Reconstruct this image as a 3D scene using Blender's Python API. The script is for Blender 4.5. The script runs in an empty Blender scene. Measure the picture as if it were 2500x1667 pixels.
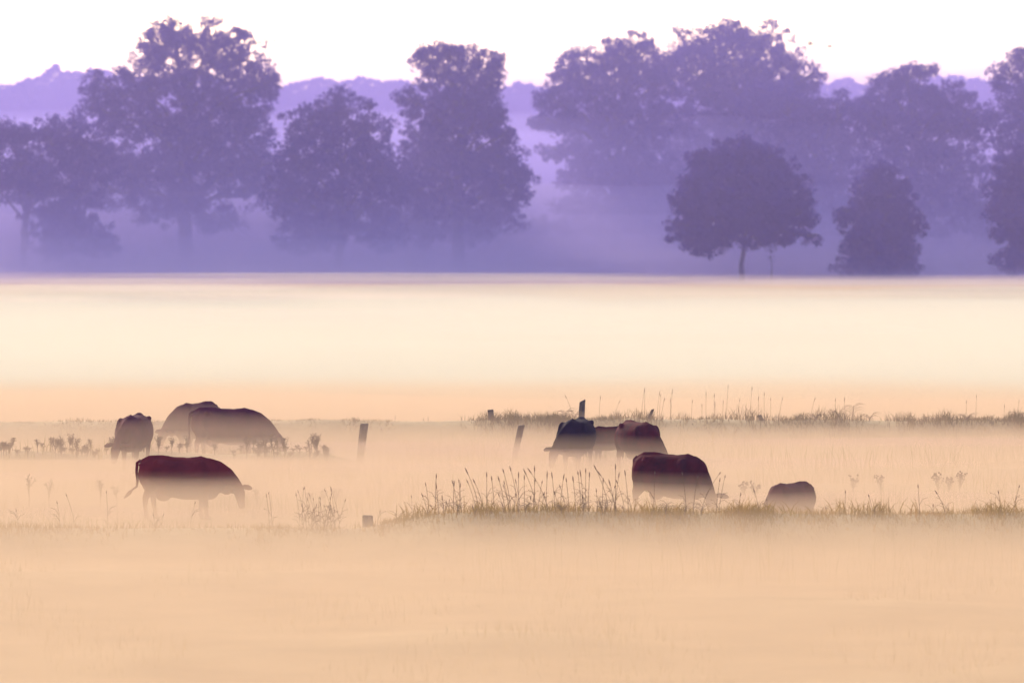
import bpy, bmesh, math, random
import numpy as np
from mathutils import Vector, Matrix, noise
R = math.radians
rng = np.random.default_rng(7)
random.seed(7)
sc = bpy.context.scene
C = sc.collection

# ------------------------------------------------------------------ camera
F = 200.0 / 36.0 * 2500.0          # focal length in photograph pixels
H = 7.0                            # eye height above the meadow
HZ = 484.0                         # row of the horizon in the photograph
cam_d = bpy.data.cameras.new('camera')
cam = bpy.data.objects.new('camera', cam_d)
C.objects.link(cam)
cam_d.lens = 200.0
cam_d.sensor_width = 36.0
cam_d.clip_start = 0.5
cam_d.clip_end = 6000.0
cam.location = (0, 0, H)
cam.rotation_euler = (R(90) - math.atan((833.5 - HZ) / F), 0, 0)
cam_d.dof.use_dof = True
cam_d.dof.focus_distance = 135.0
cam_d.dof.aperture_fstop = 1.8
sc.camera = cam

# ------------------------------------------------------------------ world, sun, exposure
SUN_EL, SUN_AZ = 19.0, -22.0       # degrees; azimuth measured from the view direction (+Y), negative = left
w = bpy.data.worlds.new('World')
sc.world = w
w.use_nodes = True
nt = w.node_tree
nt.nodes.clear()
wo = nt.nodes.new('ShaderNodeOutputWorld')
bg = nt.nodes.new('ShaderNodeBackground')
sky = nt.nodes.new('ShaderNodeTexSky')
sky.sky_type = 'NISHITA'
sky.sun_disc = False
sky.sun_elevation = R(SUN_EL)
sky.sun_rotation = R(SUN_AZ)
sky.altitude = 0
sky.air_density = 1.0
sky.dust_density = 3.0
sky.ozone_density = 1.0
bg.inputs['Strength'].default_value = 0.15
nt.links.new(sky.outputs[0], bg.inputs[0])
nt.links.new(bg.outputs[0], wo.inputs[0])
sd = bpy.data.lights.new('sun', 'SUN')
sd.energy = 2.0
sd.angle = R(0.5)
sd.color = (1.0, 0.86, 0.68)
sun = bpy.data.objects.new('sun', sd)
C.objects.link(sun)
sdir = Vector((math.sin(R(SUN_AZ)) * math.cos(R(SUN_EL)), math.cos(R(SUN_AZ)) * math.cos(R(SUN_EL)), math.sin(R(SUN_EL))))
sun.rotation_euler = sdir.to_track_quat('Z', 'Y').to_euler()
sun.location = sdir * 300
vs = sc.view_settings
vs.view_transform = 'Standard'
vs.look = 'None'
vs.gamma = 1.0
vs.exposure = 1.3
vs.use_curve_mapping = False
cy = sc.cycles
cy.max_bounces = 6
cy.volume_bounces = 2
cy.diffuse_bounces = 2
cy.glossy_bounces = 1
cy.transmission_bounces = 1
cy.transparent_max_bounces = 8
cy.use_denoising = True
cy.sample_clamp_indirect = 4.0

# ------------------------------------------------------------------ helpers
def pt(px, py, d):
    """a point d metres out that the photograph shows at (px, py)"""
    return Vector((d * (px - 1250.0) / F, d, H - d * (py - HZ) / F))

def link(name, me, mats=(), parent=None, kind=None, smooth=False):
    o = bpy.data.objects.new(name, me)
    C.objects.link(o)
    for m in (mats if isinstance(mats, (list, tuple)) else [mats]):
        me.materials.append(m)
    if parent is not None:
        o.parent = parent
    if kind:
        o['kind'] = kind
    if smooth:
        me.polygons.foreach_set('use_smooth', np.ones(len(me.polygons), dtype=bool))
    return o

def tag(o, label, cat, group=None):
    o['label'] = label
    o['category'] = cat
    if group:
        o['group'] = group
    return o

def empty(name, loc, rz=0.0, scale=1.0):
    o = bpy.data.objects.new(name, None)
    C.objects.link(o)
    o.empty_display_size = 0.2
    o.location = loc
    o.rotation_euler = (0, 0, rz)
    o.scale = (scale,) * 3
    return o

def mesh_np(name, v, quads=None, tris=None):
    me = bpy.data.meshes.new(name)
    v = np.asarray(v, dtype=np.float32)
    me.vertices.add(len(v))
    me.vertices.foreach_set('co', v.ravel())
    nq = 0 if quads is None else len(quads)
    nt_ = 0 if tris is None else len(tris)
    idx = []
    if nq: idx.append(np.asarray(quads, dtype=np.int32).ravel())
    if nt_: idx.append(np.asarray(tris, dtype=np.int32).ravel())
    idx = np.concatenate(idx)
    me.loops.add(len(idx))
    me.loops.foreach_set('vertex_index', idx)
    tot = np.concatenate([np.full(nq, 4, np.int32), np.full(nt_, 3, np.int32)])
    st = np.concatenate([[0], np.cumsum(tot)[:-1]]).astype(np.int32)
    me.polygons.add(nq + nt_)
    me.polygons.foreach_set('loop_start', st)
    me.polygons.foreach_set('loop_total', tot)
    me.update(calc_edges=True)
    return me

class Geo:
    """collects loose geometry that becomes one mesh"""
    def __init__(self):
        self.v, self.q, self.t = [], [], []
    def n(self):
        return len(self.v)
    def tube(self, pts, rad, n=8, rad2=None, lateral=None, cap=True):
        pts = [Vector(p) for p in pts]
        rad2 = rad2 or rad
        base = self.n()
        for i, p in enumerate(pts):
            a = pts[max(0, i - 1)]
            b = pts[min(len(pts) - 1, i + 1)]
            t = (b - a).normalized()
            lat = Vector(lateral) if lateral else (Vector((0, 1, 0)) if abs(t.y) < .8 else Vector((1, 0, 0)))
            nn = t.cross(lat).normalized()
            ll = nn.cross(t).normalized()
            for k in range(n):
                an = 2 * math.pi * k / n
                self.v.append(p + ll * math.cos(an) * rad[i] + nn * math.sin(an) * rad2[i])
        for i in range(len(pts) - 1):
            for k in range(n):
                a = base + i * n + k
                b = base + i * n + (k + 1) % n
                self.q.append((a, b, b + n, a + n))
        if cap:
            for i, flip in ((0, True), (len(pts) - 1, False)):
                c = self.n()
                self.v.append(pts[i])
                for k in range(n):
                    a = base + i * n + k
                    b = base + i * n + (k + 1) % n
                    self.t.append((b, a, c) if flip else (a, b, c))
    def ball(self, c, r, nu=12, nv=8):
        c = Vector(c)
        r = Vector(r) if hasattr(r, '__len__') else Vector((r, r, r))
        base = self.n()
        for j in range(nv + 1):
            th = math.pi * j / nv
            for i in range(nu):
                ph = 2 * math.pi * i / nu
                self.v.append(c + Vector((r.x * math.sin(th) * math.cos(ph), r.y * math.sin(th) * math.sin(ph), r.z * math.cos(th))))
        for j in range(nv):
            for i in range(nu):
                a = base + j * nu + i
                b = base + j * nu + (i + 1) % nu
                self.q.append((a, a + nu, b + nu, b))
    def mesh(self, name):
        return mesh_np(name, [tuple(p) for p in self.v], self.q or None, self.t or None)

def mat(name, cols, scale=3.0, rough=0.9, bump=0.0, detail=5.0, sheen=0.0, trans=0.0, per_object=0.0):
    """a diffuse-like material whose colour wanders between two or three tones by noise"""
    m = bpy.data.materials.new(name)
    m.use_nodes = True
    t = m.node_tree
    b = t.nodes['Principled BSDF']
    b.inputs['Roughness'].default_value = rough
    b.inputs['Specular IOR Level'].default_value = 0.15
    co = t.nodes.new('ShaderNodeTexCoord')
    nz = t.nodes.new('ShaderNodeTexNoise')
    nz.inputs['Scale'].default_value = scale
    nz.inputs['Detail'].default_value = detail
    nz.inputs['Roughness'].default_value = 0.6
    cr = t.nodes.new('ShaderNodeValToRGB')
    t.links.new(co.outputs['Object'], nz.inputs['Vector'])
    t.links.new(nz.outputs['Fac'], cr.inputs['Fac'])
    e = cr.color_ramp.elements
    e[0].position, e[1].position = 0.32, 0.68
    e[0].color = (*cols[0], 1)
    e[1].color = (*cols[-1], 1)
    if len(cols) > 2:
        x = e.new(0.5)
        x.color = (*cols[1], 1)
    out = cr.outputs['Color']
    t.links.new(out, b.inputs['Base Color'])
    if sheen:
        b.inputs['Sheen Weight'].default_value = sheen
        b.inputs['Sheen Roughness'].default_value = 0.4
    if bump:
        bp = t.nodes.new('ShaderNodeBump')
        bp.inputs['Strength'].default_value = bump
        bp.inputs['Distance'].default_value = 0.02
        n2 = t.nodes.new('ShaderNodeTexNoise')
        n2.inputs['Scale'].default_value = scale * 9
        n2.inputs['Detail'].default_value = 4
        t.links.new(co.outputs['Object'], n2.inputs['Vector'])
        t.links.new(n2.outputs['Fac'], bp.inputs['Height'])
        t.links.new(bp.outputs['Normal'], b.inputs['Normal'])
    if trans:
        tr = t.nodes.new('ShaderNodeBsdfTranslucent')
        t.links.new(out, tr.inputs['Color'])
        mx = t.nodes.new('ShaderNodeMixShader')
        mx.inputs['Fac'].default_value = trans
        t.links.new(b.outputs[0], mx.inputs[1])
        t.links.new(tr.outputs[0], mx.inputs[2])
        t.links.new(mx.outputs[0], t.nodes['Material Output'].inputs['Surface'])
    return m

def vol(name, color, density, aniso=0.0, absorb=(0, 0, 0)):
    m = bpy.data.materials.new(name)
    m.use_nodes = True
    t = m.node_tree
    t.nodes.clear()
    o = t.nodes.new('ShaderNodeOutputMaterial')
    p = t.nodes.new('ShaderNodeVolumePrincipled')
    p.inputs['Color'].default_value = (*color, 1)
    p.inputs['Absorption Color'].default_value = (*absorb, 1)
    p.inputs['Density'].default_value = density
    p.inputs['Anisotropy'].default_value = aniso
    t.links.new(p.outputs[0], o.inputs['Volume'])
    return m

def sstep(a, b, x):
    t = min(1.0, max(0.0, (x - a) / (b - a)))
    return t * t * (3 - 2 * t)

# ------------------------------------------------------------------ materials
M_ground = mat('meadow_soil_and_grass', [(.16, .11, .045), (.27, .19, .085), (.36, .26, .13)], scale=0.35, bump=0.3, detail=8)
M_grass = mat('dry_grass', [(.13, .11, .02), (.24, .18, .05)], scale=0.8, trans=0.35)
M_bankgrass = mat('bank_grass', [(.16, .11, .018), (.26, .15, .04)], scale=1.2, trans=0.4)
M_backgrass = mat('far_bank_grass', [(.10, .08, .04), (.18, .12, .06)], scale=0.8, trans=0.25)
M_stalk = mat('seeding_stalk', [(.10, .06, .03), (.17, .10, .05)], scale=2, trans=0.15)
M_head = mat('seed_head', [(.09, .045, .03), (.15, .08, .05)], scale=6)
M_weed = mat('weed_leaf', [(.14, .095, .06), (.22, .14, .09)], scale=2, trans=0.2)
M_leaf = mat('haze_tinted_oak_leaf', [(.04, .027, .15), (.07, .048, .21)], scale=0.5, trans=0.3)  # violet of the hazy air is put into the leaf colour
M_leaf2 = mat('haze_tinted_maple_leaf', [(.04, .027, .15), (.065, .045, .20)], scale=0.6, trans=0.3)  # carries the same painted-in haze violet
M_bark = mat('bark', [(.045, .035, .028), (.10, .08, .06)], scale=4, bump=0.8)
M_post = mat('weathered_wood', [(.07, .05, .045), (.15, .11, .09)], scale=8, bump=0.8)
M_paint = mat('white_paint', [(.7, .7, .68), (.8, .8, .78)], scale=8)
M_bird = mat('bird_feather', [(.09, .06, .05), (.16, .11, .09)], scale=8)
M_hoof = mat('hoof', [(.03, .025, .02), (.06, .05, .04)], scale=12)
def coat(name, a, b):
    m = mat(name, [a, b], scale=2.2, rough=0.95, bump=0.4, sheen=0.0)
    m.node_tree.nodes['Principled BSDF'].inputs['Specular IOR Level'].default_value = 0.03
    return m
M_black = coat('black_coat', (.002, .001, .006), (.006, .002, .012))
M_redblk = coat('dark_red_coat', (.016, .0006, .0015), (.085, .002, .005))
M_red = coat('red_brown_coat', (.08, .004, .005), (.16, .010, .009))
M_plum = coat('dull_brown_coat', (.045, .004, .013), (.10, .012, .026))

# ------------------------------------------------------------------ ground
def ground_z(x, y):
    z = 0.05 * noise.noise(Vector((x * .12, y * .05, 3.1))) + 0.03 * noise.noise(Vector((x * .5, y * .3, 8.2)))
    z *= 1.0 if y < 420 else 0.3
    a1 = 0.41 + 0.33 * sstep(-3.6, -1.0, x) + 0.05 * noise.noise(Vector((x * .35, 1.7, 0)))
    z += a1 * math.exp(-((y - 113.5) / (3.2 if y < 113.5 else 2.4)) ** 2)
    a2 = 0.74 + 0.05 * noise.noise(Vector((x * .3, 5.7, 0)))
    z += a2 * math.exp(-((y - 160.0) / (2.6 if y < 160 else 3.0)) ** 2)
    a3 = 0.40 * sstep(-3.2, -5.0, x) + 0.08
    z += a3 * math.exp(-((y - 146.5) / 1.7) ** 2) * (0.9 + .2 * noise.noise(Vector((x * .6, 9, 1))))
    z += .42 * max(0, noise.noise(Vector((x * .10, y * .22, 31)))) * sstep(116, 124, y) * sstep(158, 150, y) * sstep(-1, 4, x)
    z += .30 * max(0, noise.noise(Vector((x * .16, y * .13, 51)))) * sstep(109, 104, y)
    z += 0.12 * sstep(135, 137, y) * sstep(139, 137, y) * sstep(3, 8, x)
    return z

def build_ground():
    ys = np.concatenate([np.linspace(-300, 60, 10), np.linspace(64, 104, 30), np.linspace(104.5, 120, 50), np.linspace(120.5, 141, 36),
                         np.linspace(141.5, 152, 32), np.linspace(152.5, 172, 50), np.linspace(174, 260, 30), np.linspace(270, 700, 30), np.linspace(760, 2600, 20)])
    xs = np.concatenate([np.linspace(-1500, -60, 14), np.linspace(-50, -17, 14), np.linspace(-16, 16, 129), np.linspace(17, 50, 14), np.linspace(60, 1500, 14)])
    v = [(x, y, ground_z(x, y)) for y in ys for x in xs]
    nx, ny = len(xs), len(ys)
    i = np.arange(nx - 1)[None, :] + np.arange(ny - 1)[:, None] * nx
    i = i.ravel()
    q = np.stack([i, i + 1, i + 1 + nx, i + nx], 1)
    link('ground', mesh_np('ground', v, q), M_ground, kind='structure', smooth=True)
build_ground()

# ------------------------------------------------------------------ air: thin haze over everything, mist lying on the meadow, mist among the trees
def box_mesh(name, x0, x1, y0, y1, z0, z1):
    v = [(x, y, z) for z in (z0, z1) for y in (y0, y1) for x in (x0, x1)]
    q = [(0, 2, 3, 1), (4, 5, 7, 6), (0, 1, 5, 4), (2, 6, 7, 3), (0, 4, 6, 2), (1, 3, 7, 5)]
    return mesh_np(name, v, q)

def bank_mesh(name, xs, ys, top, z0):
    """closed volume with an undulating top"""
    nx, ny = len(xs), len(ys)
    v = [(x, y, top(x, y)) for y in ys for x in xs] + [(x, y, z0) for y in ys for x in xs]
    q = []
    N = nx * ny
    for j in range(ny - 1):
        for i in range(nx - 1):
            a = j * nx + i
            q.append((a, a + 1, a + 1 + nx, a + nx))
            q.append((a + N, a + nx + N, a + 1 + nx + N, a + 1 + N))
    for i in range(nx - 1):
        q.append((i, i + N, i + 1 + N, i + 1))
        a = (ny - 1) * nx + i
        q.append((a, a + 1, a + 1 + N, a + N))
    for j in range(ny - 1):
        a = j * nx
        q.append((a, a + nx, a + nx + N, a + N))
        a = j * nx + nx - 1
        q.append((a, a + N, a + nx + N, a + nx))
    return mesh_np(name, v, q)

V_haze = vol('haze_air', (.52, .42, .92), 0.00026)
link('haze', box_mesh('haze', -1560, 1560, -360, 2660, -1.3, 27), V_haze, kind='stuff')

V_near = vol('meadow_mist', (.65, .48, .335), 0.100, 0.1)
V_veil = vol('veil_mist', (.65, .48, .35), 0.034, 0.1)
V_low = vol('bright_mist', (.69, .65, .55), 0.046, 0.1)
V_amber = vol('amber_mist', (.70, .55, .37), 0.085, 0.1)
V_wood = vol('woodland_haze', (.48, .39, .90), 0.0034)
def near_top(x, y):
    z = 0.80 + 0.05 * noise.noise(Vector((x * .11, y * .04, 4))) + 0.16 * sstep(0, -6, x) * sstep(112, 118, y) * sstep(138, 130, y) - .10 * sstep(132, 140, y)
    z += .10 * noise.noise(Vector((x * .25, y * .09, 41))) * sstep(110, 100, y)
    return z * (1 - .85 * sstep(166, 236, y + 18 * noise.noise(Vector((x * .06, 3, 3)))))
link('meadow_mist', bank_mesh('meadow_mist', np.linspace(-90, 90, 61), np.linspace(20, 255, 70), near_top, -0.6), V_near, kind='stuff')
def veil_top(x, y):
    return (1.07 + .36 * sstep(-2, -7, x) * sstep(132, 140, y) + .07 * noise.noise(Vector((x * .07, y * .05, 9)))) * (1 - .9 * sstep(163, 200, y))
link('mist_veil', bank_mesh('mist_veil', np.linspace(-90, 90, 41), np.linspace(60, 200, 40), veil_top, -0.5), V_veil, kind='stuff')
def drift(x, y, k):
    """how raggedly one bank gives way to the next"""
    return 34 * noise.noise(Vector((x * .035, y * .006, 3 + 7 * k))) + 14 * noise.noise(Vector((x * .11, y * .012, 5 * k)))
for k, (a0, a1, b0, b1) in enumerate(((166, 240, 275, 400), (172, 262, 320, 440), (166, 225, 380, 452))):
    def bright_top(x, y):
        z = -.2 + 1.15 * sstep(a0, a1, y + .4 * drift(x, y, k)) - (1.1 if k < 2 else .62) * sstep(b0, b1, y + drift(x, y, k))
        z += 0.12 * noise.noise(Vector((x * .03, y * .02, 14 + k)))
        return max(-.3, z * (1 - sstep(446, 460, y)) - .2 * sstep(446, 460, y))
    link('bright_mist', bank_mesh('bright_mist', np.linspace(-260, 260, 91), np.linspace(165, 462, 80), bright_top, -0.6), V_low, kind='stuff')
for k, (a0, a1) in enumerate(((280, 400), (330, 440))):
    def amber_top(x, y):
        z = -.2 + .95 * sstep(a0, a1, y + drift(x, y, k)) - .3 * sstep(400, 446, y) + .12 * noise.noise(Vector((x * .03, y * .02, 24 + k)))
        q = sstep(436, 462, y + 9 * noise.noise(Vector((x * .03, 5, 2 + k))))
        return max(-.3, z * (1 - q) - .25 * q)
    link('amber_mist', bank_mesh('amber_mist', np.linspace(-300, 300, 91), np.linspace(262, 468, 70), amber_top, -0.6), V_amber, kind='stuff')
# thin flat wisps drifting over the banks of mist
def wisps(name, n, x0, x1, y0, y1, z0, z1, sx, sy, sz, m):
    g = Geo()
    for k in range(n):
        a = random.uniform(.5, 1.4)
        b0 = g.n()
        c = Vector((random.uniform(x0, x1), y0 + (y1 - y0) * (k + random.random()) / n, random.uniform(z0, z1)))
        g.ball(c, (sx * a, sy * random.uniform(.6, 1.2), sz * random.uniform(.5, 1.4)), 20, 8)
        for i in range(b0, g.n()):
            p = g.v[i]
            f = 1 + .35 * noise.noise(Vector((p.x * 1.6 / sx, p.y * .1, k * 3.3)))
            g.v[i] = Vector((c.x + (p.x - c.x) * f, p.y, c.z + (p.z - c.z) * f + .25 * sz * noise.noise(Vector((p.x * 2.2 / sx, k, 1)))))
    link(name, g.mesh(name), m, kind='stuff')
wisps('meadow_wisps', 14, -12, 12, 118, 156, .35, .75, 5.5, 2.2, .10, vol('rosy_wisp', (.62, .42, .36), .10))
wisps('far_meadow_wisps', 22, -45, 45, 200, 420, .7, 1.5, 16, 8, .16, vol('cream_wisp', (.80, .68, .58), .05))
wisps('wood_edge_wisps', 16, -60, 60, 466, 480, .6, 2.6, 20, 3, .4, vol('lilac_wisp', (.78, .66, .82), .02))
V_thin = vol('thin_bright_mist', (.74, .58, .50), 0.020, 0.1)
link('thin_mist', bank_mesh('thin_mist', np.linspace(-260, 260, 61), np.linspace(220, 486, 60), lambda x, y: .25 + .90 * sstep(320, 410, y) - .8 * sstep(440, 482, y + 10 * noise.noise(Vector((x * .03, 5, 2)))) + .25 * noise.noise(Vector((x * .012, y * .02, 4))), -0.5), V_thin, kind='stuff')
for nm, hh, y0, y1, k, dn, col, yend in (('lowest_woodland_mist', 2.0, 440, 474, 1, .034, (.90, .78, .92), 560), ('deep_woodland_mist', 3.6, 441, 478, 2, .028, (.86, .74, .90), 570), ('middle_woodland_mist', 5.4, 447, 482, 3, .025, (.78, .67, .88), 580),
        ('tall_woodland_mist', 8.2, 443, 486, 4, .028, (.68, .58, .87), 620), ('upper_woodland_mist', 14.0, 438, 492, 5, .017, (.58, .48, .90), 752)):
    link(nm, bank_mesh(nm, np.linspace(-420, 420, 91), np.concatenate([np.linspace(y0 - 8, 545, 40), np.linspace(550, yend, 5)]),
        lambda x, y: .15 + hh * sstep(y0, y1, y + 8 * noise.noise(Vector((x * .03, 7 + k, 2))) + .8 * max(-14, min(0, -x - 6))) + .12 * hh * noise.noise(Vector((x * .04, y * .03, 6 * k))) * sstep(y0, y1, y), -0.6), vol(nm, col, dn), kind='stuff')
link('woodland_haze', box_mesh('woodland_haze', -500, 500, 404, 900, -.8, 25.5), V_wood, kind='stuff')

# ------------------------------------------------------------------ trees
def leaf_cloud(centres, rad, per, size, flat=0.75):
    """leaf faces scattered round clump centres -> vertex array"""
    n = len(centres)
    c = np.repeat(np.asarray(centres), per, 0)
    r = np.repeat(np.asarray(rad), per)
    d = rng.normal(size=(n * per, 3))
    d /= np.linalg.norm(d, axis=1)[:, None]
    rr = r * rng.random(n * per) ** 0.45
    p = c + d * rr[:, None] * np.array([1, 1, flat])
    return leaves_at(p, size)

def leaves_at(p, size):
    m = len(p)
    a = rng.normal(size=(m, 3)); a /= np.linalg.norm(a, axis=1)[:, None]
    b = rng.normal(size=(m, 3)); b -= (a * b).sum(1)[:, None] * a; b /= np.linalg.norm(b, axis=1)[:, None]
    s = size * (0.6 + 0.8 * rng.random(m))[:, None]
    v = np.stack([p - a * s * .5, p + b * s * .3, p + a * s * .5, p - b * s * .3], 1).reshape(-1, 3)
    q = np.arange(m * 4).reshape(-1, 4)
    return v, q

def tree(name, label, cat, px, base_d, lobes, trunk_px=None, depth=0.8, clump=0.75, per=46, leaf=0.29, dens=1.0, trunk_r=0.35, leafmat=None, group=None, open_top=None, fork=0.35):
    """lobes: (px, py, rx, ry[, density]) ellipsoids of the crown, in photograph pixels, at the tree's own distance"""
    s = base_d / F
    bx = (px - 1250) * s
    bz = ground_z(bx, base_d)
    root = empty(name, (bx, base_d, bz))
    tag(root, label, cat, group)
    cen, rad, cols = [], [], []
    L = []
    for lb in lobes:
        lx, ly, rx, ry = lb[:4]
        dn = lb[4] if len(lb) > 4 else 1.0
        c = pt(lx, ly, base_d) - Vector((bx, base_d, bz))
        dy = random.uniform(-1.2, 1.2) * s * rx * .4
        rx, ry = rx * s, ry * s
        rd = rx * depth
        L.append((Vector((c.x, dy, c.z)), rx, ry))
        nclump = int(dens * dn * 1.45 * (rx * ry * rd) ** (2 / 3) * 4.2 / (clump ** 2))
        for k in range(nclump):
            d = Vector(rng.normal(size=3)).normalized()
            q = random.random() ** 0.42
            wob = 1 + .10 * noise.noise(Vector((d.x * 2.2 + lx, d.y * 2.2, d.z * 2.2 + ly)))
            q *= wob
            cen.append((c.x + d.x * rx * q, dy + d.y * rd * q, c.z + d.z * ry * q))
            rad.append(clump * random.uniform(.55, 1.25))
    v, q = leaf_cloud(cen, rad, per, leaf)
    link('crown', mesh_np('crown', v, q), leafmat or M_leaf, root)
    g = Geo()
    top = max(l[0].z for l in L)
    tp = [Vector((0, 0, -0.3)), Vector((random.uniform(-.1, .1), 0, top * .15)), Vector((random.uniform(-.3, .3), 0, top * .35)), Vector((random.uniform(-.5, .5), 0, top * .6)), Vector((random.uniform(-.6, .6), 0, top * .85))]
    g.tube(tp, [trunk_r * 1.35, trunk_r, trunk_r * .85, trunk_r * .55, trunk_r * .2], 9)
    for c, rx, ry in L:
        t = min(.9, max(fork, (c.z - ry * .9) / top))
        k = t * top
        st = Vector((tp[2].x * .8, 0, k * .8))
        mid = st.lerp(c, .5) + Vector((0, 0, .12 * (c - st).length))
        r0 = trunk_r * (.55 - .3 * t)
        g.tube([st, mid, c], [r0, r0 * .7, r0 * .35], 6)
        for j in range(11):
            d = Vector((random.uniform(-1, 1), random.uniform(-1, 1), random.uniform(-.5, 1))).normalized()
            e = c + Vector((d.x * rx, d.y * rx * depth, d.z * ry)) * random.uniform(.6, .95)
            m_ = c.lerp(e, .5) + Vector((0, 0, .2))
            g.tube([mid.lerp(c, .5), m_, e], [r0 * .4, r0 * .22, .02], 5)
    link('trunk', g.mesh('trunk'), M_bark, root, smooth=True)
    return root

# the great oak on the left
tree('oak_tree', 'tallest broad oak at left with sky showing through its rounded top', 'tree', 455, 486, [
    (430, 95, 95, 62, .8), (530, 100, 95, 60, .8), (380, 130, 60, 45, .75), (600, 140, 62, 60, .8), (640, 215, 55, 65, .8),
    (460, 190, 120, 75, .9), (560, 235, 110, 80, .9), (345, 215, 95, 60, .9), (260, 215, 62, 48, .8), (670, 205, 34, 34, .6),
    (250, 275, 75, 42), (370, 300, 130, 60), (520, 330, 150, 70), (620, 320, 60, 50, .8), (440, 410, 190, 70), (300, 400, 110, 55), (580, 420, 90, 55), (650, 400, 60, 40, .8), (670, 460, 60, 50, .9), (250, 470, 60, 50, .8), (540, 540, 80, 40, .7), (390, 520, 70, 40, .7),
    (330, 460, 80, 40, .7), (470, 490, 70, 60), (600, 480, 60, 40, .7)], trunk_r=.62, clump=.72, leaf=.29)
tree('broad_tree', 'low spreading tree at the left edge beside the tall oak', 'tree', 60, 480, [
    (150, 340, 85, 55), (230, 350, 70, 55), (70, 330, 70, 40, .8), (20, 340, 60, 45), (-70, 330, 90, 60), (130, 420, 130, 60), (70, 460, 90, 45, .9),
    (-60, 430, 110, 80), (180, 500, 80, 60), (220, 420, 80, 60), (30, 420, 60, 60), (120, 530, 80, 40, .8)], trunk_r=.35)
tree('undergrowth_bush', 'dim bushy shrub standing under the left side of the tall oak', 'shrub', 180, 478, [
    (170, 560, 75, 60), (240, 590, 60, 45, .8), (120, 600, 50, 40, .8)], trunk_r=.12, clump=.5, leaf=.28)
tree('domed_tree', 'lower domed tree filling the gap between the two tall trees', 'tree', 830, 478, [
    (830, 270, 80, 58), (750, 310, 75, 60), (900, 320, 60, 55), (720, 400, 70, 70), (830, 390, 130, 90), (930, 420, 70, 80), (760, 480, 90, 70), (880, 510, 100, 80), (800, 560, 90, 50), (700, 480, 60, 70), (960, 470, 60, 80), (740, 570, 80, 50), (930, 570, 70, 45)],
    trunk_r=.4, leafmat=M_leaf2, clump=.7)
tree('tall_tree', 'tall narrow-topped tree left of centre with a twig sprig at its right shoulder', 'tree', 1120, 482, [
    (1050, 145, 48, 38, .9), (1090, 128, 45, 28, .9), (1165, 150, 60, 38, .8), (1200, 180, 40, 40, .7), (1228, 150, 17, 14, .5), (1110, 195, 90, 50), (1190, 215, 45, 45, .8),
    (1000, 240, 38, 32, .9), (1090, 265, 115, 60), (1180, 270, 50, 50), (1210, 300, 42, 40, .8), (1120, 350, 135, 75), (1235, 330, 40, 22, .8), (1210, 390, 75, 60), (1030, 360, 70, 60),
    (1090, 450, 130, 85), (1220, 460, 80, 70), (1140, 540, 150, 60), (1010, 470, 60, 80), (1270, 440, 38, 60, .8), (1010, 560, 70, 50)], trunk_r=.5, clump=.68)
tree('oak_tree', 'wide oak right of centre with tiered lower boughs reaching left', 'tree', 1500, 505, [
    (1420, 160, 75, 48, .85), (1370, 195, 40, 34, .7), (1500, 140, 70, 55, .85), (1560, 130, 60, 52, .85), (1550, 200, 110, 60, .9), (1440, 220, 100, 55, .9), (1620, 190, 60, 60, .9), (1350, 250, 55, 35),
    (1350, 300, 70, 26, .9), (1450, 300, 130, 60), (1580, 300, 120, 70), (1370, 370, 90, 22, .8), (1430, 430, 90, 40, .9), (1500, 400, 110, 80), (1600, 420, 120, 80), (1400, 500, 60, 30, .8),
    (1520, 520, 130, 50), (1440, 560, 60, 30, .7), (1560, 470, 110, 80), (1620, 540, 90, 60)], trunk_r=.55, clump=.72)
tree('oak_tree', 'highest oak of the right-hand wood, its crown pierced by sky', 'tree', 1800, 512, [
    (1700, 110, 75, 52, .85), (1780, 90, 70, 48, .85), (1870, 100, 62, 50, .8), (1640, 150, 65, 50, .85), (1800, 150, 120, 60, .9), (1920, 150, 50, 55, .8), (1950, 200, 55, 50, .8), (1990, 190, 24, 26, .6),
    (1700, 200, 90, 60), (1840, 225, 120, 65), (1960, 250, 50, 45), (1760, 290, 170, 80), (1900, 330, 150, 90), (1720, 400, 120, 90), (1900, 450, 160, 90), (1800, 540, 160, 60)], trunk_r=.6, clump=.72)
tree('domed_tree', 'hazy mid-height tree directly behind the round lone tree', 'tree', 1990, 500, [
    (1900, 260, 110, 60), (2000, 290, 90, 60), (2060, 270, 60, 48), (1960, 370, 130, 80), (2070, 360, 80, 80), (2000, 470, 140, 80), (2080, 540, 90, 60)], trunk_r=.4, leafmat=M_leaf2)
tree('oak_tree', 'broad oak at right with a small tuft of twigs at its crest', 'tree', 2230, 496, [
    (2210, 185, 62, 28, .7), (2250, 170, 40, 22, .6), (2180, 225, 90, 45), (2290, 235, 85, 45), (2140, 290, 90, 60), (2250, 300, 150, 80), (2370, 290, 70, 60), (2200, 400, 140, 90), (2340, 400, 110, 100), (2260, 510, 150, 80), (2400, 520, 90, 80)],
    trunk_r=.55, clump=.72)
tree('tall_tree', 'tall tree cut by the right edge of the picture', 'tree', 2560, 490, [
    (2450, 175, 40, 28, .8), (2500, 150, 50, 30, .8), (2560, 140, 80, 50), (2480, 225, 80, 50), (2600, 230, 110, 70), (2500, 310, 110, 70), (2620, 350, 110, 90), (2500, 420, 100, 80), (2560, 500, 150, 80)], trunk_r=.5)
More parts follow.
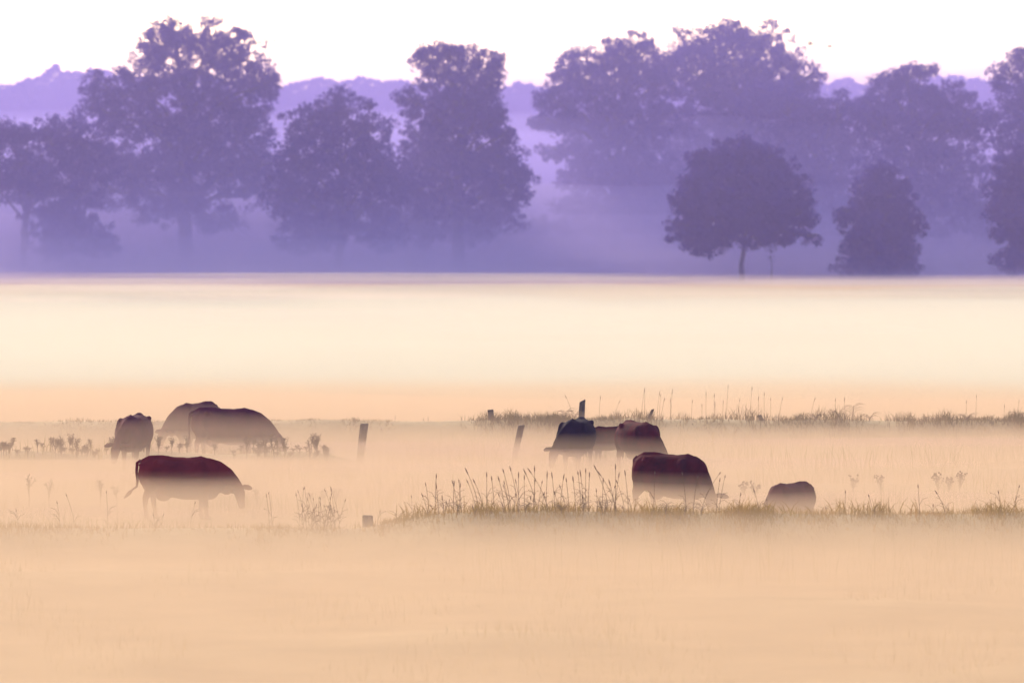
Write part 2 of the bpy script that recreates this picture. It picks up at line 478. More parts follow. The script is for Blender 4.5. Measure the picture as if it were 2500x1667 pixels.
tree('lone_tree', 'round-headed lone tree with a bare straight trunk in front of the wood', 'tree', 1812, 463, [
    (1812, 420, 125, 88, .55), (1815, 520, 178, 80, .5), (1740, 450, 85, 80, .5), (1885, 450, 90, 80, .5),
    (1800, 385, 80, 58, 1.3), (1850, 410, 80, 60, 1.3), (1745, 420, 70, 60, 1.1), (1700, 385, 26, 24, .7), (1800, 470, 140, 75, 1.4), (1900, 480, 85, 70, 1.2), (1700, 490, 75, 60, 1.1), (1665, 560, 50, 40, .7),
    (1780, 560, 130, 48, 1.1), (1900, 560, 90, 45, 1.0), (1960, 520, 45, 50, .8), (1990, 580, 22, 12, .6), (1720, 600, 60, 26, .8)],
    trunk_r=.2, clump=.55, leaf=.26, leafmat=M_leaf2, fork=.42)
tree('cone_tree', 'smaller egg-shaped tree right of the round lone tree, leafy to the ground', 'tree', 2150, 468, [
    (2150, 520, 92, 112, .5), (2145, 610, 108, 70, .5), (2145, 660, 112, 38, .6),
    (2150, 435, 48, 42), (2120, 480, 60, 45), (2180, 480, 55, 48), (2130, 540, 85, 55), (2215, 550, 50, 48), (2060, 520, 26, 14, .6), (2140, 610, 90, 55), (2120, 660, 95, 35), (2200, 640, 50, 40)],
    trunk_r=.16, clump=.5, leaf=.26, leafmat=M_leaf2, fork=.2)
tree('broad_tree', 'dark bushy tree at the right edge standing in front of the tall tree', 'tree', 2530, 468, [
    (2470, 400, 40, 45, .9), (2520, 380, 50, 50), (2450, 460, 50, 60, .9), (2540, 470, 90, 80), (2460, 540, 60, 60), (2560, 570, 110, 80), (2500, 640, 80, 45)], trunk_r=.22, clump=.55, leaf=.28, leafmat=M_leaf2, fork=.2)
for i, (px, top, wd, dd, lab) in enumerate((
    (735, 470, 70, 500, 'dim shrub under the left edge of the domed tree'), (980, 480, 80, 498, 'dim shrub between the domed tree and the tall narrow tree'),
    (1240, 500, 60, 500, 'dim shrub at the right foot of the tall narrow tree'), (1450, 470, 90, 520, 'dim shrub below the tiered boughs of the wide oak'),
    (1600, 440, 100, 522, 'dim tall shrub left of the lone tree'), (1985, 440, 90, 520, 'dim tall shrub between the lone tree and the egg-shaped tree'),
    (2310, 440, 100, 515, 'dim tall shrub right of the egg-shaped tree'), (2420, 450, 80, 520, 'dim shrub near the right edge behind the bushy tree'), (30, 560, 60, 500, 'faint shrub low at the left edge of the wood'),
    (430, 560, 60, 505, 'faint shrub by the foot of the tallest oak'))):
    tree('undergrowth_bush', lab, 'shrub', px, dd, [(px, top + 55, wd * .75, 50), (px - wd * .5, top + 100, wd * .7, 50), (px + wd * .45, top + 95, wd * .75, 55), (px, top + 130, wd, 40)], trunk_r=.12, clump=.6, leaf=.32, fork=.2)
# a low growth between the trees
tree('undergrowth_bush', 'dim shrub in the gap between the tree left of centre and the wide oak', 'shrub', 1335, 500, [
    (1330, 560, 70, 30, .6), (1280, 575, 50, 28, .6)], trunk_r=.1, clump=.5, leaf=.28)
# slim sapling in front of the wood, right of the lone tree
g = Geo(); g.tube([(0, 0, -.1), (.03, 0, 1.3), (-.02, 0, 2.4)], [.05, .035, .015], 6)
sp = empty('sapling', (*pt(1883, 690, 459).xy, 0)); tag(sp, 'thin bare sapling right of the lone tree trunk', 'sapling')
link('stem', g.mesh('stem'), M_bark, sp, smooth=True)
v, q = leaf_cloud([(0, 0, 2.3), (.1, 0, 1.9), (-.12, 0, 2.1)], [.25, .2, .2], 12, .12)
link('foliage', mesh_np('foliage', v, q), M_leaf2, sp)
# the far wood that reads as one mass
prof = [(-900, 230), (-500, 190), (-200, 215), (0, 212), (60, 204), (100, 190), (130, 165), (170, 180), (215, 172), (300, 190), (500, 200), (690, 220), (740, 200), (785, 192), (830, 205), (870, 192), (930, 200), (1000, 205), (1150, 215),
        (1225, 222), (1260, 207), (1290, 204), (1340, 222), (1400, 215), (1700, 200), (1960, 205), (2050, 200), (2110, 206), (2200, 195), (2330, 190), (2400, 205), (2600, 190), (2900, 215), (3300, 190)]
def build_far_wood():
    d = 760.0
    px = np.array([p[0] for p in prof]); py = np.array([p[1] for p in prof])
    P = []
    xs = np.arange(-900, 3300, 1.0)
    n = 52000
    X = rng.uniform(-900, 3300, n)
    top = np.interp(X, px, py)
    bump = np.array([noise.noise(Vector((x * .022, 3, 0))) * 16 + noise.noise(Vector((x * .07, 9, 0))) * 11 for x in X])
    top = top + bump
    u = rng.random(n) ** 2.0
    Y = top + u * (560 - top)
    s = d / F
    depth = rng.uniform(0, 14, n) * (1 - .8 * (1 - np.minimum(1, (Y - top) / 60)))
    top = top
    p = np.stack([(X - 1250) * s, d + depth + rng.normal(size=n) * 1.5, H - s * (Y - HZ)], 1)
    v, q = leaves_at(p, .85)
    xs = np.arange(-900, 3301, 12.0)
    hv = []
    for x in xs:
        t = np.interp(x, px, py) + 12 + noise.noise(Vector((x * .022, 3, 0))) * 16 + noise.noise(Vector((x * .07, 9, 0))) * 11
        for dy, zz in ((4, t), (0, t + 14), (-1, t + 120), (-2, 625)):
            hv.append(((x - 1250) * s, d + 8 + dy, H - s * (zz - HZ)))
    hq = []
    off = len(v)
    for i in range(len(xs) - 1):
        for k in range(3):
            a = off + i * 4 + k
            hq.append((a, a + 1, a + 5, a + 4))
    v = np.concatenate([v, np.array(hv)]); q = np.concatenate([q, np.array(hq)])
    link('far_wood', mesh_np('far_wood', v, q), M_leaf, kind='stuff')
build_far_wood()

# ------------------------------------------------------------------ cattle
def head_xf(p, turn, head, hturn=0.0):
    p = Vector(p)
    if hturn:
        ax, c_, s_ = 1.27, math.cos(hturn), math.sin(hturn)
        p = Vector((ax + (p.x - ax) * c_ - p.y * s_, (p.x - ax) * s_ + p.y * c_, p.z))
    t = sstep(.6, 1.25, p.x if not hturn else 1.27)
    a = turn * t
    dx = p.x - .6
    return Vector((.6 + dx * math.cos(a) - p.y * math.sin(a), dx * math.sin(a) + p.y * math.cos(a), p.z + head * t))

def cow_body(turn=0.0, spread=(0, 0, 0, 0), head=0.0, fat=1.0, hturn=0.0):
    g = Geo()
    # trunk of the body
    st = [(-.90, 1.10, .08, .07), (-.86, 1.09, .20, .17), (-.76, 1.06, .31, .25), (-.60, 1.01, .37, .30), (-.42, .97, .41, .335), (-.15, .93, .44, .375),
          (.12, .90, .46, .39), (.38, .90, .46, .37), (.58, .93, .44, .31), (.72, .95, .39, .24), (.84, .95, .30, .17), (.92, .94, .18, .10)]
    g.tube([(s[0], 0, s[1]) for s in st], [s[3] * fat for s in st], 20, [s[2] for s in st], lateral=(0, 1, 0))
    # ridge of the back and withers
    g.tube([(-.85, 0, 1.27), (-.66, 0, 1.345), (-.40, 0, 1.365), (-.1, 0, 1.33), (.2, 0, 1.31), (.48, 0, 1.335), (.66, 0, 1.27), (.78, 0, 1.20)], [.05, .07, .06, .05, .06, .07, .07, .06], 8)
    for s in (-1, 1):
        g.ball((-.44, s * .23 * fat, 1.27), (.09, .07, .07))          # hip bone
        g.ball((-.84, s * .11, 1.20), (.06, .05, .06))          # pin bone
        g.ball((.50, s * .21 * fat, 1.02), (.19, .12, .30))           # shoulder
        g.ball((-.62, s * .17 * fat, .92), (.23, .15, .32))           # thigh
        # hind leg
        k = spread[0] if s < 0 else spread[1]
        g.tube([(-.62, s * .19, .95), (-.56 + k * .3, s * .20, .72), (-.70 + k * .8, s * .19, .48), (-.69 + k, s * .18, .22), (-.66 + k, s * .18, .0)],
               [.13, .11, .06, .045, .055], 10, [.21, .15, .075, .05, .065], lateral=(0, 1, 0))
        k = spread[2] if s < 0 else spread[3]
        g.tube([(.50, s * .17, .85), (.50 + k * .4, s * .17, .60), (.50 + k * .8, s * .16, .38), (.50 + k, s * .155, .16), (.53 + k, s * .155, .0)],
               [.14, .10, .064, .046, .056], 10, [.17, .12, .07, .048, .062], lateral=(0, 1, 0))
    g.ball((.66, 0, .66), (.22, .19, .22))                      # brisket
    g.ball((-.36, 0, .52), (.17, .14, .12))                     # udder
    n0 = g.n()
    # neck and lowered head
    g.tube([(.55, 0, 1.05), (.78, 0, .98), (1.0, 0, .82), (1.18, 0, .63), (1.28, 0, .50)], [.22, .17, .13, .115, .10], 14, [.33, .27, .21, .17, .14], lateral=(0, 1, 0))
    g.tube([(.85, 0, .72), (1.0, 0, .58), (1.12, 0, .45)], [.05, .04, .03], 8, [.14, .12, .07], lateral=(0, 1, 0))   # dewlap
    n1 = g.n()
    g.tube([(1.22, 0, .62), (1.30, 0, .56), (1.37, 0, .42), (1.42, 0, .26), (1.46, 0, .14), (1.47, 0, .09)], [.07, .115, .12, .085, .08, .06], 12, [.07, .12, .13, .10, .085, .06], lateral=(0, 1, 0))
    for s in (-1, 1):
        g.ball((1.36, s * .10, .43), (.05, .04, .05))
    # turn neck and head sideways
    for i in range(n0, g.n()):
        g.v[i] = head_xf(g.v[i], turn, head, hturn if i >= n1 else 0)
    me = g.mesh('tmp')
    o = bpy.data.objects.new('tmp', me)
    C.objects.link(o)
    r = o.modifiers.new('r', 'REMESH'); r.mode = 'VOXEL'; r.voxel_size = 0.028
    sm = o.modifiers.new('s', 'SMOOTH'); sm.factor = .5; sm.iterations = 5
    dg = bpy.context.evaluated_depsgraph_get()
    me2 = bpy.data.meshes.new_from_object(o.evaluated_get(dg))
    bpy.data.objects.remove(o)
    me2.name = 'body'
    return me2

def cow(label, px, d, yaw, coatm, scale=1.0, turn=0.0, spread=(0, 0, 0, 0), head=0.0, tail=None, fat=1.0, hturn=0.0, group='cattle grazing in the mist'):
    x = (px - 1250) * d / F
    z = min(ground_z(x + a, d + b) for a in (-.5, 0, .5) for b in (-.5, 0, .5)) - .01
    root = empty('cow', (x, d, z), R(yaw), scale)
    tag(root, label, 'cow', group)
    me = cow_body(turn, spread, head, fat, hturn)
    link('body', me, coatm, root, smooth=True)
    for s in (-1, 1):
        g = Geo()
        hp = lambda x_, y_, z_: head_xf((x_, y_, z_), turn, head, hturn)
        g.tube([hp(1.27, s * .08, .555), hp(1.27, s * .17, .56), hp(1.265, s * .27, .545), hp(1.26, s * .345, .525), hp(1.26, s * .375, .515)],
               [.035, .055, .068, .045, .012], 10, [.03, .05, .058, .035, .010])
        link('ear', g.mesh('ear'), coatm, root, smooth=True)
        for hx, hy, k in ((-.655, .18, spread[0] if s < 0 else spread[1]), (.54, .155, spread[2] if s < 0 else spread[3])):
            g = Geo()
            g.tube([(hx + k + .01, s * hy, -.0), (hx + k, s * hy, .07)], [.062, .052], 10, [.07, .055], lateral=(0, 1, 0))
            link('hoof', g.mesh('hoof'), M_hoof, root, smooth=True)
    tp = tail or [(-.86, 0, 1.29), (-.93, 0, 1.24), (-.955, 0, 1.05), (-.95, 0, .80), (-.95, .01, .62)]
    g = Geo(); g.tube(tp, [.04 - .024 * i / (len(tp) - 1) for i in range(len(tp))], 8)
    t = link('tail', g.mesh('tail'), coatm, root, smooth=True)
    e = Vector(tp[-1]); dr = (Vector(tp[-1]) - Vector(tp[-2])).normalized()
    g = Geo()
    g.tube([e - dr * .04, e + dr * .05, e + dr * .14, e + dr * .24], [.018, .042, .036, .008], 8)
    link('tuft', g.mesh('tuft'), coatm, t, smooth=True)
    return root

cow('red-brown cow grazing at front left with its tail swung out behind', 438, 124.3, -6, M_red, 1.0, turn=.1, hturn=-1.0, head=.16, spread=(-.04, .10, .12, -.05),
    tail=[(-.86, 0, 1.29), (-.94, 0, 1.24), (-.955, 0, 1.05), (-.935, 0, .84), (-.955, 0, .72), (-1.02, 0, .68), (-1.07, 0, .63)])
cow('dark red nearly black cow grazing beside the tall grass at front right', 1636, 124.0, -38, M_redblk, 1.04, turn=-.35, hturn=-.5, spread=(-.08, .14, .08, -.06), fat=1.08)
cow('black cow facing the viewer with its head down to the left, in the right-hand group', 1408, 144.6, -104, M_black, 1.01, turn=-.38, head=.10, spread=(.05, 0, .04, -.05), fat=1.22)
cow('small dark cow half hidden between the black cow and the red one', 1492, 147.2, 190, M_redblk, .68, spread=(.08, -.05, .05, -.05))
cow('dark red cow in three-quarter view standing highest behind the front right cow', 1558, 143.0, -66, M_redblk, 1.0, turn=.2, spread=(-.05, .1, 0, .05), fat=1.14)
cow('small faded brown calf alone at far right of the herd', 1932, 120.0, -132, M_plum, .74, turn=.1, fat=1.12)
cow('dull brown cow seen nearly end-on at far left of the herd', 328, 145.0, -99, M_plum, 1.0, turn=-.25, head=.1, fat=1.2)
cow('long pale-fogged cow grazing rightwards in the rear left pair', 552, 150.8, -3, M_plum, 1.04, turn=0, head=.1, spread=(-.05, .1, .1, -.05))
cow('cow behind its paler neighbour in the rear left pair, head down to the left', 480, 155.2, 238, M_plum, 1.04, turn=-.2, head=.12, spread=(0, .05, -.05, .05), fat=1.1)

# ------------------------------------------------------------------ fence posts
def post(label, x, y_top, wpx, d, lean=0.0, cut=0.0, waist=1.0):
    """x, y_top: where the post top is in the photograph"""
    s = d / F
    top = pt(x, y_top, d)
    wd = wpx * s
    z0 = ground_z(top.x, d) - .25
    hgt = top.z - z0
    bx = top.x - lean * hgt
    g = bmesh.new()
    n = 9
    rings = 7
    rows = []
    for j in range(rings):
        t = j / (rings - 1)
        ring = []
        for k in range(n):
            a = 2 * math.pi * k / n
            r = wd / 2 * (waist + (1 - waist) * t) * (1 + .07 * noise.noise(Vector((math.cos(a) * 2 + x, math.sin(a) * 2, t * 4))))
            zz = t * hgt
            if j == rings - 1:
                zz += cut * math.cos(a) * wd * .5
            ring.append(g.verts.new((lean * t * hgt + r * math.cos(a), r * .9 * math.sin(a), zz)))
        rows.append(ring)
    for j in range(rings - 1):
        for k in range(n):
            g.faces.new((rows[j][k], rows[j][(k + 1) % n], rows[j + 1][(k + 1) % n], rows[j + 1][k]))
    g.faces.new(rows[-1]); g.faces.new(list(reversed(rows[0])))
    bmesh.ops.bevel(g, geom=[e for e in g.edges if e.verts[0] in rows[-1] and e.verts[1] in rows[-1]], offset=wd * .06, segments=2, affect='EDGES')
    me = bpy.data.meshes.new('fence_post'); g.to_mesh(me)
    o = link('fence_post', me, M_post)
    o.location = (bx, d, z0)
    tag(o, label, 'fence post', 'old wooden fence posts in the meadow')
    return o
post('stout leaning wooden post in the mist between the rear left cows and the centre', 889, 1034, 21, 150, .12, .05, .8)
post('short wooden post among the far bank grass left of centre', 1197, 1000, 15, 160, -.10, .1, 1.1)
post('slim wooden post leaning right, in open mist near the centre', 1273, 1038, 17, 151, .22, .12, .75)
post('tallest upright post with a slanted top behind the black cow', 1422, 978, 15, 160, .06, .5, 1.1)
post('thin tilted post poking out of far bank grass above the red cow', 1594, 999, 8, 160, .45, .2, 1.1)
post('tiny post stub leaning left on the right-hand far bank', 1853, 1013, 12, 160, -.55, .2, 1.2)
post('short fat post stump on the near bank at lower left', 897, 1258, 27, 113.6, 0.0, -.04, .97)

# ------------------------------------------------------------------ grasses
def blades(n, xs, ys, hgt, wid, name, m, lean=.35, zoff=-.02, seg=3, clusters=None):
    """n blades rooted at xs, ys"""
    V, Q, T = [], [], []
    n = len(xs)
    hgt = np.broadcast_to(hgt, n); 
    az = rng.uniform(0, 2 * np.pi, n)
    ln = rng.random(n) * lean
    fa = rng.uniform(-.9, .9, n)
    z0 = np.array([ground_z(float(a), float(b)) for a, b in zip(xs, ys)]) + zoff
    ts = np.linspace(0, 1, seg + 1)
    rows = []
    for t in ts:
        c = np.stack([xs + np.cos(az) * ln * hgt * t * t, ys + np.sin(az) * ln * hgt * t * t, z0 + hgt * t * (1 - .25 * ln * t)], 1)
        ww = wid * (1 - t * .92)
        sd_ = np.stack([np.cos(fa), np.sin(fa), np.zeros(n)], 1) * (ww / 2)
        rows.append(c - sd_); rows.append(c + sd_)
    v = np.stack(rows, 1).reshape(-1, 3)
    k = 2 * (seg + 1)
    b = (np.arange(n) * k)[:, None]
    q = np.concatenate([b + np.array([2 * s, 2 * s + 1, 2 * s + 3, 2 * s + 2]) for s in range(seg)], 0)
    return v, q

def join(parts):
    V, Q, off = [], [], 0
    for v, q in parts:
        V.append(v); Q.append(q + off); off += len(v)
    return np.concatenate(V), np.concatenate(Q)

def clumped(n, x0, x1, scale, thr=0.0, seed=0.0, power=1.0):
    out = []
    while len(out) < n:
        x = random.uniform(x0, x1)
        f = .5 + .5 * noise.noise(Vector((x * scale, seed, 0))) + .35 * noise.noise(Vector((x * scale * 4, seed + 5, 0)))
        if random.random() < max(0.03, f - thr) ** power:
            out.append(x)
    return np.array(out)

# near bank
def near_bank():
    n = 15000
    x = clumped(n, -14, 17, .35, .15, 2.2, 1.5)
    keep = (x > -2.6) | (rng.random(n) < .45)
    x = x[keep]; n = len(x)
    y = 113.3 + rng.normal(size=n) * 1.1
    f = np.array([.5 + .5 * noise.noise(Vector((a * .9, 7.7, 0))) for a in x])
    h = (.07 + .20 * f) * rng.uniform(.5, 1.25, n)
    a = blades(n, x, y, h, .016, '', None, .8)
    n2 = 500
    x2 = clumped(n2, -2.3, 16, .8, .2, 4.2, 2)
    y2 = 113.4 + rng.normal(size=n2) * .5
    b = blades(n2, x2, y2, rng.uniform(.2, .42, n2), .028, '', None, 1.3)
    v, q = join([a, b])
    link('bank_grass', mesh_np('bank_grass', v, q), M_bankgrass, kind='stuff')
near_bank()

def far_bank():
    n = 22000
    x = clumped(n, -22, 24, .3, .1, 12.2, 1.6)
    right = x > -2
    keep = right | (rng.random(n) < .4)
    x = x[keep]; n = len(x)
    y = 160 + rng.normal(size=n) * 1.3
    f = np.array([.5 + .5 * noise.noise(Vector((a * .8, 3.7, 0))) + .3 * noise.noise(Vector((a * 2.6, 1.7, 0))) for a in x])
    amp = np.where(x > -2, 1.0, .35)
    h = (.08 + .52 * np.clip(f, 0, 1) ** 1.7) * rng.uniform(.4, 1.2, n) * amp
    a = blades(n, x, y, h, .022, '', None, .9)
    link('far_bank_grass', mesh_np('far_bank_grass', *a), M_backgrass, kind='stuff')
far_bank()

def meadow():
    parts = []
    # low tussocks on the open meadow, and the tips that pierce the mist in front
    n = 6000
    x = rng.uniform(-11, 11, n); y = rng.uniform(80, 111, n)
    f = np.array([noise.noise(Vector((a * .35, b * .12, 3))) for a, b in zip(x, y)])
    k = f > -.05
    parts.append(blades(0, x[k], y[k], rng.uniform(.08, .24, k.sum()) * (1 + .8 * f[k]), .011, '', None, .5))
    n = 260
    x = rng.uniform(-1, 11, n); y = rng.uniform(101, 109, n)
    parts.append(blades(0, x, y, rng.uniform(.4, .8, n), .008, '', None, .25))
    n = 14000
    x = rng.uniform(-18, 18, n); y = rng.uniform(117, 157, n)
    f = np.array([noise.noise(Vector((a * .3, b * .2, 8))) for a, b in zip(x, y)])
    k = f > .02
    parts.append(blades(0, x[k], y[k], rng.uniform(.15, .5, k.sum()) * (1 + .8 * f[k]), .02, '', None, .5))
    link('meadow_grass', mesh_np('meadow_grass', *join(parts)), M_grass, kind='stuff')
meadow()

def stalk(px, top, d, lean, headlen, label, group, th=.006, bend=0.0, leaf=True):
    x = (px - 1250) * d / F
    z0 = ground_z(x, d)
    ztop = H - d * (top - HZ) / F
    hgt = ztop - z0
    root = empty('grass_stalk', (x, d, z0))
    tag(root, label, 'grass stalk', group)
    g = Geo()
    pts = []
    for i in range(6):
        t = i / 5
        pts.append(Vector((lean * t ** 1.7 * hgt, bend * t * t * .1, -.03 + t * hgt)))
    g.tube(pts, [th * (1 - .5 * i / 5) for i in range(6)], 4, cap=False)
    if leaf:
        for k in range(random.randint(1, 3)):
            t = random.uniform(.1, .5)
            p = Vector((lean * t ** 1.7 * hgt, 0, t * hgt))
            s = random.choice((-1, 1))
            l = random.uniform(.12, .25)
            g.tube([p, p + Vector((s * l * .35, 0, l * .6)), p + Vector((s * l * .8, 0, l * .75))], [.006, .007, .001], 4, [.003] * 3, cap=False)
    link('stem', g.mesh('stem'), M_stalk, root)
    g = Geo()
    dr = (pts[-1] - pts[-2]).normalized()
    e = pts[-1]
    g.tube([e - dr * headlen, e - dr * headlen * .6, e - dr * headlen * .2, e + dr * .02], [th, th * 1.8, th * 1.6, th * .4], 5)
    link('seed_head', g.mesh('seed_head'), M_head, root)
    return root

NL = 'thin seeding grass stalk rising from the near bank left of the front right cow'
NG = 'tall seeding stalks on the near bank'
xs_known = [(1108, 1171), (1151, 1140), (1163, 1167), (1188, 1150), (1202, 1160), (1222, 1160), (1236, 1142), (1254, 1136), (1266, 1150), (1280, 1157), (1292, 1142), (1305, 1135), (1312, 1140), (1335, 1148),
            (1350, 1150), (1374, 1155), (1384, 1164), (1401, 1160), (1414, 1148), (1420, 1145), (1430, 1141), (1438, 1150), (1468, 1133), (1472, 1165), (1480, 1146), (1492, 1168), (1503, 1130), (1508, 1151), (1530, 1145), (1064, 1154), (1066, 1175)]
for i, (a, b) in enumerate(xs_known):
    ln = random.choice((-.30, -.18, -.08, .0, .03, -.45, .1))
    stalk(a - ln * 60, b, 113.4 + random.uniform(-.6, .6), ln, random.uniform(.07, .14), NL, NG)
for i in range(34):
    a = random.uniform(1040, 1545)
    stalk(a, random.uniform(1165, 1235), 113.4 + random.uniform(-.6, .6), random.uniform(-.3, .15), random.uniform(.05, .1), NL, NG, th=.005)
NR = 'thin seeding grass stalk on the near bank around or right of the cows'
for a, b, l in ((1755, 1165, .1), (1765, 1158, .15), (1740, 1150, .45), (1810, 1200, .1), (1842, 1190, -.2), (1870, 1215, -.1), (2018, 1235, .02), (2065, 1195, .03), (2120, 1205, -.2), (2137, 1240, .02), (2243, 1180, -.05), (2280, 1228, .02),
                (2286, 1195, -.4), (2319, 1238, .05), (2410, 1238, .02), (2438, 1195, -.1), (2488, 1182, .2), (2360, 1250, .1), (1670, 1150, -.1), (1598, 1148, .02), (1700, 1160, .12)):
    stalk(a - l * 60, b, 113.4 + random.uniform(-.5, .5), l, random.uniform(.03, .08), NR, 'stalks on the right part of the near bank', th=.0055)
NLL = 'thin pale grass stalk on the near bank at the left'
for i in range(44):
    a = random.choice((random.uniform(730, 830), random.uniform(20, 1050), random.uniform(740, 800)))
    stalk(a, random.uniform(1185, 1255), 113.6 + random.uniform(-.6, .6), random.uniform(-.25, .25), random.uniform(.03, .07), NLL, 'stalks on the left part of the near bank', th=.0035)
FL = 'tall thin reed stalk standing above the far bank on the right'
for a, b, l in ((1388, 962, -.3), (1465, 964, .05), (1512, 975, .3), (1570, 952, .1), (1574, 945, 0), (1608, 953, .1), (1612, 960, .05), (1620, 970, .15), (1640, 948, .05), (1637, 970, 0), (1724, 955, 0), (1744, 958, 0), (1746, 980, 0), (1766, 975, .05), (1776, 938, .05),
                (1805, 972, .1), (1834, 942, .06), (1852, 965, 0), (1866, 955, 0), (1882, 970, 0), (1908, 968, .15), (1987, 968, .2), (1996, 1000, .05), (2040, 970, 0), (2062, 968, .02), (2360, 975, 0), (2384, 962, .02), (2453, 985, .02), (2487, 975, .1),
                (1045, 1015, 0), (1037, 1018, .1), (965, 1012, .02), (1658, 1005, 0), (1690, 975, .05), (1714, 985, 0), (1549, 1010, 0)):
    stalk(a - l * 40, b, 160 + random.uniform(-.6, .6), l, random.uniform(.06, .14), FL, 'reed stalks on the far bank', th=.0042, leaf=False)

# leafy weeds
def weed(px, top, d, label, group, size=.5, branches=6, name='weed_plant', spread=.35, leafy=True, dots=True, hs=1.0):
    x = (px - 1250) * d / F
    z0 = ground_z(x, d)
    hgt = max(.15, H - d * (top - HZ) / F - z0)
    root = empty(name, (x, d, z0))
    tag(root, label, 'weed', group)
    g = Geo(); hd = Geo()
    mz = hgt * .45
    g.tube([(0, 0, -.03), (random.uniform(-.03, .03), 0, mz), (random.uniform(-.05, .05), 0, hgt * .9)], [.012, .009, .004], 5, cap=False)
    for i in range(branches):
        a = random.uniform(0, 2 * math.pi)
        r = random.uniform(.3, 1) * spread * min(1, hgt)
        s = Vector((0, 0, random.uniform(.35, .7) * hgt))
        e = Vector((math.cos(a) * r, math.sin(a) * r, random.uniform(.75, 1.0) * hgt))
        m_ = s.lerp(e, .5) + Vector((0, 0, -.02))
        g.tube([s, m_, e], [.007, .006, .004], 4, cap=False)
        if dots:
            for j in range(3):
                hd.ball(e + Vector((random.uniform(-.035, .035), random.uniform(-.03, .03), random.uniform(-.03, .03))), random.uniform(.012, .024) * hs, 6, 4)
        if leafy:
            for j in range(3):
                t = random.uniform(0, .9)
                p = s.lerp(e, t)
                sx = random.choice((-1, 1)) * random.uniform(.05, .10)
                g.tube([p, p + Vector((sx * .6, 0, .035)), p + Vector((sx, 0, .02))], [.003, .012, .001], 4, [.003, .004, .001], cap=False)
    link('stem', g.mesh('stem'), M_weed, root)
    if dots:
        link('flower_head', hd.mesh('flower_head'), M_weed, root)
LW = 'small dark-headed weed in the row on the rise by the rear left cows'
LG = 'weeds in a row on the left rise'
for i in range(100):
    a = random.choice((random.uniform(-60, 300), random.uniform(375, 800), random.uniform(120, 230), random.uniform(600, 800)))
    if 290 < a < 372: continue
    top = 1078 + 26 * noise.noise(Vector((a * .02, 2, 2))) + random.choice((-10, 0, 6, 14, 22)) + random.uniform(-8, 8) + 8 * (a > 700)
    weed(a, top, 146.2 + random.uniform(-1, .8), LW, LG, branches=random.randint(4, 8), spread=.20, hs=.55)
for px, top, lab in ((1818, 1172, 'flat-topped weed nearest the front right cow'), (1842, 1176, 'leafy weed just left of the lone calf'), (2150, 1160, 'single weed tuft in open mist right of the calf'),
                     (2290, 1155, 'left weed of the cluster of three at far right'), (2318, 1165, 'middle low weed of the cluster of three at far right'), (2345, 1152, 'tallest right-hand weed of the cluster of three at far right'),
                     (2085, 1158, 'faint weed between the calf and the single weed tuft')):
    weed(px, top, 128 if px < 1900 else 131, lab, 'weeds in the open meadow at right', spread=.22, branches=8)
for px, top, lab in ((70, 1168, 'leftmost weed tuft behind the near bank'), (120, 1180, 'low weed tuft second from the left edge'), (245, 1178, 'weed tuft just left of the front left cow tail'), (283, 1195, 'shrunken weed beside the front left cow tail'),
                     (790, 1205, 'bushy weed left of the short fat post stump'), (820, 1200, 'upright weed directly above the short fat post stump'), (755, 1210, 'thin-leaved weed farther left of the short fat stump'), (625, 1200, 'faint weed right of the front left cow head')):
    weed(px, top - 8, 128, lab, 'weeds behind the near bank at left', spread=.2, branches=7, hs=.6)

def reed(px, top, d, label, n=7, size=.45):
    x = (px - 1250) * d / F
    z0 = ground_z(x, d)
    hgt = H - d * (top - HZ) / F - z0
    root = empty('reed_plant', (x, d, z0))
    tag(root, label, 'reed', 'leafy reeds on the banks')
    g = Geo()
    g.tube([(0, 0, -.03), (.01, 0, hgt * .5), (.03, 0, hgt)], [.014, .011, .005], 5, cap=False)
    link('stem', g.mesh('stem'), M_weed, root)
    for k in range(n):
        t = .35 + .6 * k / n
        s = 1 if k % 2 else -1
        l = size * random.uniform(.5, 1)
        p = Vector((.03 * t, 0, t * hgt))
        yy = random.uniform(-.1, .1)
        g = Geo()
        g.tube([p, p + Vector((s * l * .3, yy, l * .4)), p + Vector((s * l * .65, yy, l * .5)), p + Vector((s * l, yy * 2, l * .36))], [.004, .017, .014, .001], 5, [.003, .005, .004, .001], cap=False)
        link('leaf', g.mesh('leaf'), M_weed, root)
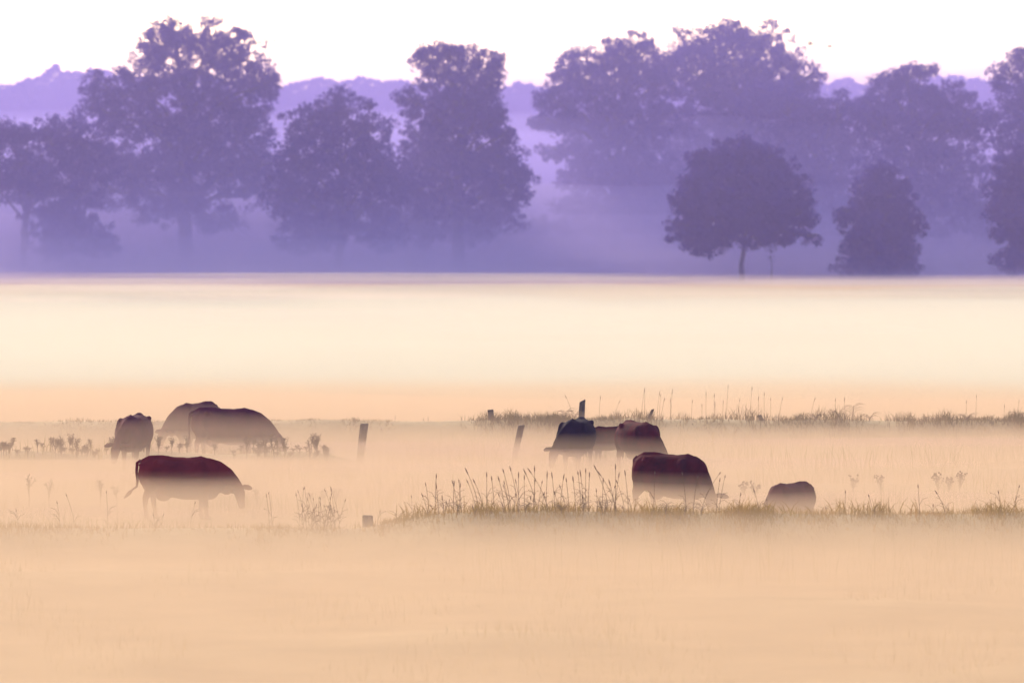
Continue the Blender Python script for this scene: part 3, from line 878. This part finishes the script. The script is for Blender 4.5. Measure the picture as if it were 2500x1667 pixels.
for px, top, lab in ((2082, 990, 'tallest leafy reed with drooping blades on the far right bank'), (2045, 1008, 'leafy reed just left of the tallest far-bank reed'), (2122, 1018, 'short leafy reed just right of the tallest far-bank reed'), (1990, 1018, 'squat reed among the far-bank grasses right of the stub'),
                     (2487, 1012, 'leafy reed at the right edge on the far bank'), (2360, 1020, 'bushy reed left of the right-edge reed on the far bank'), (1380, 1006, 'rounded dark reed clump left of the tallest post'), (1403, 1010, 'small reed touching the tallest post')):
    reed(px, top, 159.6, lab, 8, .36)
for px, top, lab in ((1625, 1228, 'short leafy reed below the belly of the front right cow'), (1672, 1232, 'splayed reed under the chest of the front right cow'), (1712, 1236, 'low reed by the front leg of the front right cow'), (1476, 1222, 'dark leafy reed in the tall grass left of the front right cow'),
                     (1424, 1226, 'bushy reed in the middle of the tall grass'), (1282, 1232, 'small reed among the tall grass stalks left of centre'), (1116, 1232, 'star-shaped leafy reed at the left end of the tall grass'), (1370, 1238, 'low leafy reed between the bushy reed and the small one')):
    reed(px, top, 113.0, lab, 7, .2)

# ------------------------------------------------------------------ birds
def bird(px, py, d, yaw, bank, label, sc_=1.0):
    p = pt(px, py, d)
    root = empty('bird', p, R(yaw), sc_)
    root.rotation_euler[0] = R(bank)
    tag(root, label, 'bird', 'birds flying beside the right-hand oak')
    g = Geo()
    g.tube([(-.30, 0, 0), (-.2, 0, 0), (-.05, 0, .0), (.10, 0, .01), (.19, 0, .03), (.24, 0, .03), (.30, 0, .02)], [.06, .03, .065, .06, .035, .04, .005], 10, [.01, .03, .06, .055, .035, .035, .005], lateral=(0, 1, 0))
    link('body', g.mesh('body'), M_bird, root, smooth=True)
    for s in (-1, 1):
        g = Geo()
        g.tube([(.03, s * .04, .02), (.05, s * .2, .10), (-.02, s * .36, .14), (-.10, s * .5, .12)], [.09, .09, .07, .01], 8, [.012, .01, .008, .004], lateral=(1, 0, 0))
        link('wing', g.mesh('wing'), M_bird, root, smooth=True)
bird(1978, 109, 430, 20, 14, 'pinkish bird nearer the oak, wings raised', 1.1)
bird(2024, 115, 430, 5, 0, 'fainter bird farther right of the oak, flying level', .85)
